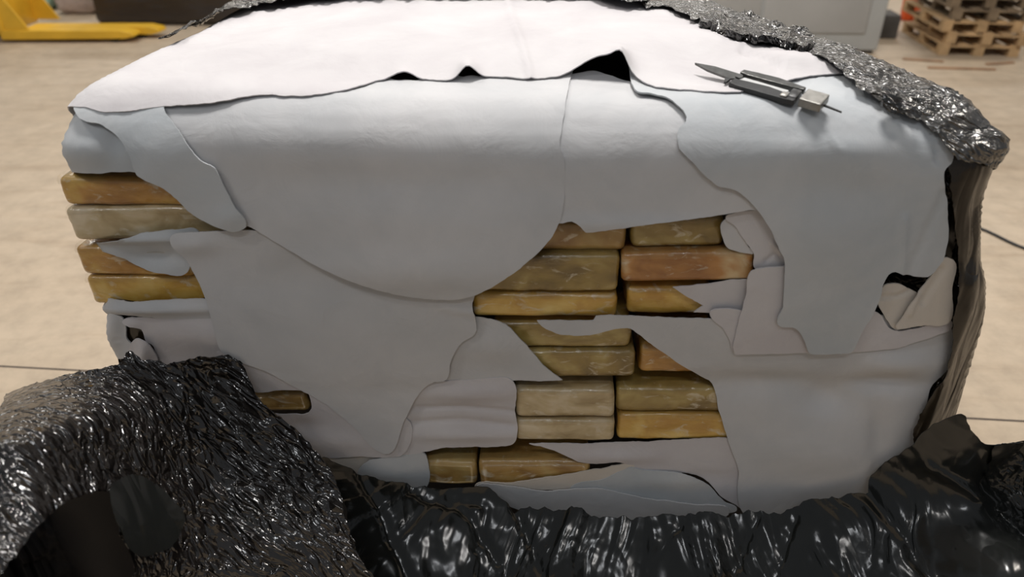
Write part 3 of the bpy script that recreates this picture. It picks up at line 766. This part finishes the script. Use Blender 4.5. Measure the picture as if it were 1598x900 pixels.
# ------------------------------------------------------------------ grey metal cabinet at the back
GM = simple('grey_painted_metal', (.43, .435, .43), .5, .1, .06, 3, .02); GM2 = simple('grey_metal_edge', (.48, .50, .50), .5, .1, .06, 3, .02)
p0 = floor_at(1372, 84); p1 = floor_at(1090, 60)
cr = empty('metal_cabinet', (p0.x - .02, p0.y, 0), 0)
yawc = math.radians(-3); cr.rotation_euler = (0, 0, yawc)
tag(cr, 'large grey metal cabinet with a seamed door standing on the floor behind the load', 'cabinet')
Wc = 1.9
bm = bmesh.new(); add_box(bm, (-Wc / 2, .35, .70), (Wc, .7, 1.36), 0, .02); bm_obj('cabinet_body', bm, GM2, cr)
bm = bmesh.new(); add_box(bm, (-.12 - .45, -.006, .72), (.86, .02, 1.12), 0, .012); bm_obj('door', bm, GM, cr)
bm = bmesh.new(); add_box(bm, (-1.42, -.006, .72), (.80, .02, 1.12), 0, .012); bm_obj('door', bm, GM, cr)
bm = bmesh.new(); add_box(bm, (-Wc / 2, .35, .015), (Wc - .06, .66, .03), 0, .004); bm_obj('plinth', bm, KB, cr)
bm = bmesh.new(); add_box(bm, (-.93, -.03, .75), (.02, .03, .16), 0, .004); hd = bm_obj('door_handle', bm, KB, cr)

# ------------------------------------------------------------------ yellow pallet truck at the back left
YM = simple('yellow_paint', (.72, .42, .03), .45, 0, .1, 6, .03); 
q0 = floor_at(212, 67); q1 = floor_at(-10, 62)
pt = empty('pallet_truck', (q0.x, q0.y, 0), 0)
tag(pt, 'yellow hand pallet truck parked on the floor at the back left', 'pallet truck')
Lf = 1.18
for k, y in enumerate((0, .17)):
    bm = bmesh.new()
    pr = [(0, .03), (.03, .075), (.14, .10), (.14, .10), (-0, 0)]
    x1 = 0.16 if k else .0
    sec = [(x1 + .0, .055), (x1 - .08, .035), (x1 - Lf, .025), (x1 - Lf, .105), (x1 - .12, .105), (x1 - .02, .085)]
    fa = [bm.verts.new((x, y, z)) for x, z in sec]; fb = [bm.verts.new((x, y + .16, z)) for x, z in sec]
    bm.faces.new(fa); bm.faces.new(fb[::-1])
    for i in range(len(sec)): bm.faces.new((fa[i], fb[i], fb[(i + 1) % 6], fa[(i + 1) % 6]))
    bmesh.ops.recalc_face_normals(bm, faces=bm.faces)
    bmesh.ops.bevel(bm, geom=bm.edges[:], offset=.006, segments=2, affect='EDGES', profile=.5)
    fk = bm_obj('fork', bm, YM, pt, False)
    bm = bmesh.new(); bmesh.ops.create_cone(bm, cap_ends=True, segments=20, radius1=.04, radius2=.04, depth=.07, matrix=Matrix.Translation((x1 - .2, y + .08, .04)) @ Matrix.Rotation(math.pi / 2, 4, 'X')); bm_obj('load_roller', bm, BLK, fk)
xb = -Lf
bm = bmesh.new(); add_box(bm, (xb - .03, .28, .24), (.14, .56, .34), 0, .02); bm_obj('head_frame', bm, YM, pt)
for y in (.02, .52):
    bm = bmesh.new()
    t_ = [(xb + .0, .10), (xb + .26, .10), (xb + .06, .46), (xb, .48)]
    fa = [bm.verts.new((x, y, z)) for x, z in t_]; fb = [bm.verts.new((x, y + .02, z)) for x, z in t_]
    bm.faces.new(fa); bm.faces.new(fb[::-1])
    for i in range(4): bm.faces.new((fa[i], fb[i], fb[(i + 1) % 4], fa[(i + 1) % 4]))
    bmesh.ops.recalc_face_normals(bm, faces=bm.faces); bm_obj('gusset', bm, YM, pt, False)
bm = bmesh.new(); bmesh.ops.create_cone(bm, cap_ends=True, segments=24, radius1=.09, radius2=.09, depth=.12, matrix=Matrix.Translation((xb - .17, .28, .09)) @ Matrix.Rotation(math.pi / 2, 4, 'X')); bm_obj('steer_wheel', bm, BLK, pt)
bm = bmesh.new(); bmesh.ops.create_cone(bm, cap_ends=True, segments=20, radius1=.05, radius2=.05, depth=.40, matrix=Matrix.Translation((xb - .17, .28, .33))); bm_obj('pump', bm, KM, pt)
hd = tube('tow_handle', [Vector((xb - .17, .28, .5)), Vector((xb - .28, .28, .85)), Vector((xb - .36, .28, 1.15)), Vector((xb - .36, .18, 1.22)), Vector((xb - .36, .38, 1.22))], .018, YM, pt)

# ------------------------------------------------------------------ other things at the back
q = floor_at(152, 40); q2 = floor_at(420, 44)
bm = bmesh.new(); add_box(bm, ((q.x + q2.x) / 2, q.y + .55, .5), ((q2.x - q.x), 1.1, .96), 0, .05)
bmesh.ops.subdivide_edges(bm, edges=bm.edges[:], cuts=14, use_grid_fill=True)
for v in bm.verts: v.co += Vector((noise.noise(v.co * 7), noise.noise(v.co * 7 + Vector((5, 0, 0))), 0)) * .035 if v.co.z > .05 else Vector()
BROWNFILM = film_mat('dark_brown_film', (.035, .026, .020), .35, (1, 0, 0), 2, 9, .6, 1.5)
zmin = min(v.co.z for v in bm.verts)
for v in bm.verts: v.co.z -= zmin
tag(bm_obj('wrapped_load', bm, BROWNFILM), 'dark brown film wrapped load on the floor at the back left', 'wrapped load')
p = floor_at(138, 22); blob('sack', (p.x - .1, p.y + .15, 0), (.22, .2, .22), simple('dusty_pink_sack', (.50, .40, .35), .9), 5, .3, 'dusty pink sack left of the dark wrapped load', 'sack')
p = floor_at(40, 22); blob('sack', (p.x, p.y + .25, 0), (.19, .18, .26), simple('mint_plastic_sack', (.34, .52, .44), .5), 8, .1, 'mint green plastic sack behind the yellow pallet truck', 'sack')
p = floor_at(88, 14); blob('sack', (p.x + .12, p.y + .25, 0), (.13, .2, .12), simple('olive_brown_sack', (.16, .13, .09), .9), 12, .1, 'low dark olive sack between the mint and the pink sacks', 'sack')
p = floor_at(378, 4); blob('sack', (p.x, p.y + .9, 0), (.25, .2, .5), simple('cream_sack', (.50, .44, .32), .9), 14, .1, 'cream sack just behind the right end of the dark wrapped load', 'sack')
p = floor_at(1070, 14); blob('sack', (p.x, p.y + .3, 0), (.30, .25, .34), simple('mossy_sack', (.34, .33, .22), .9), 17, .1, 'mossy beige sack left of the grey metal cabinet', 'sack')
# wood splinters on the floor before the pallets
SP = simple('splinter_wood', (.30, .17, .09), .8, 0, .25, 9)
for i, (x, y, l_, a_) in enumerate([(1440, 95, .30, -.3), (1500, 108, .5, -.12), (1560, 100, .25, .2)]):
    p = floor_at(x, y); bm = bmesh.new(); add_box(bm, (p.x, p.y, .006), (l_, .03, .012), a_, .002)
    tag(bm_obj('wood_splinter', bm, SP), ['short wood splinter on the floor at the left foot of the pallet stack', 'longest wood splinter on the floor in front of the pallet stack', 'slanted wood splinter near the right edge before the pallet stack'][i], 'wood splinter', 'wood splinters before the pallets')
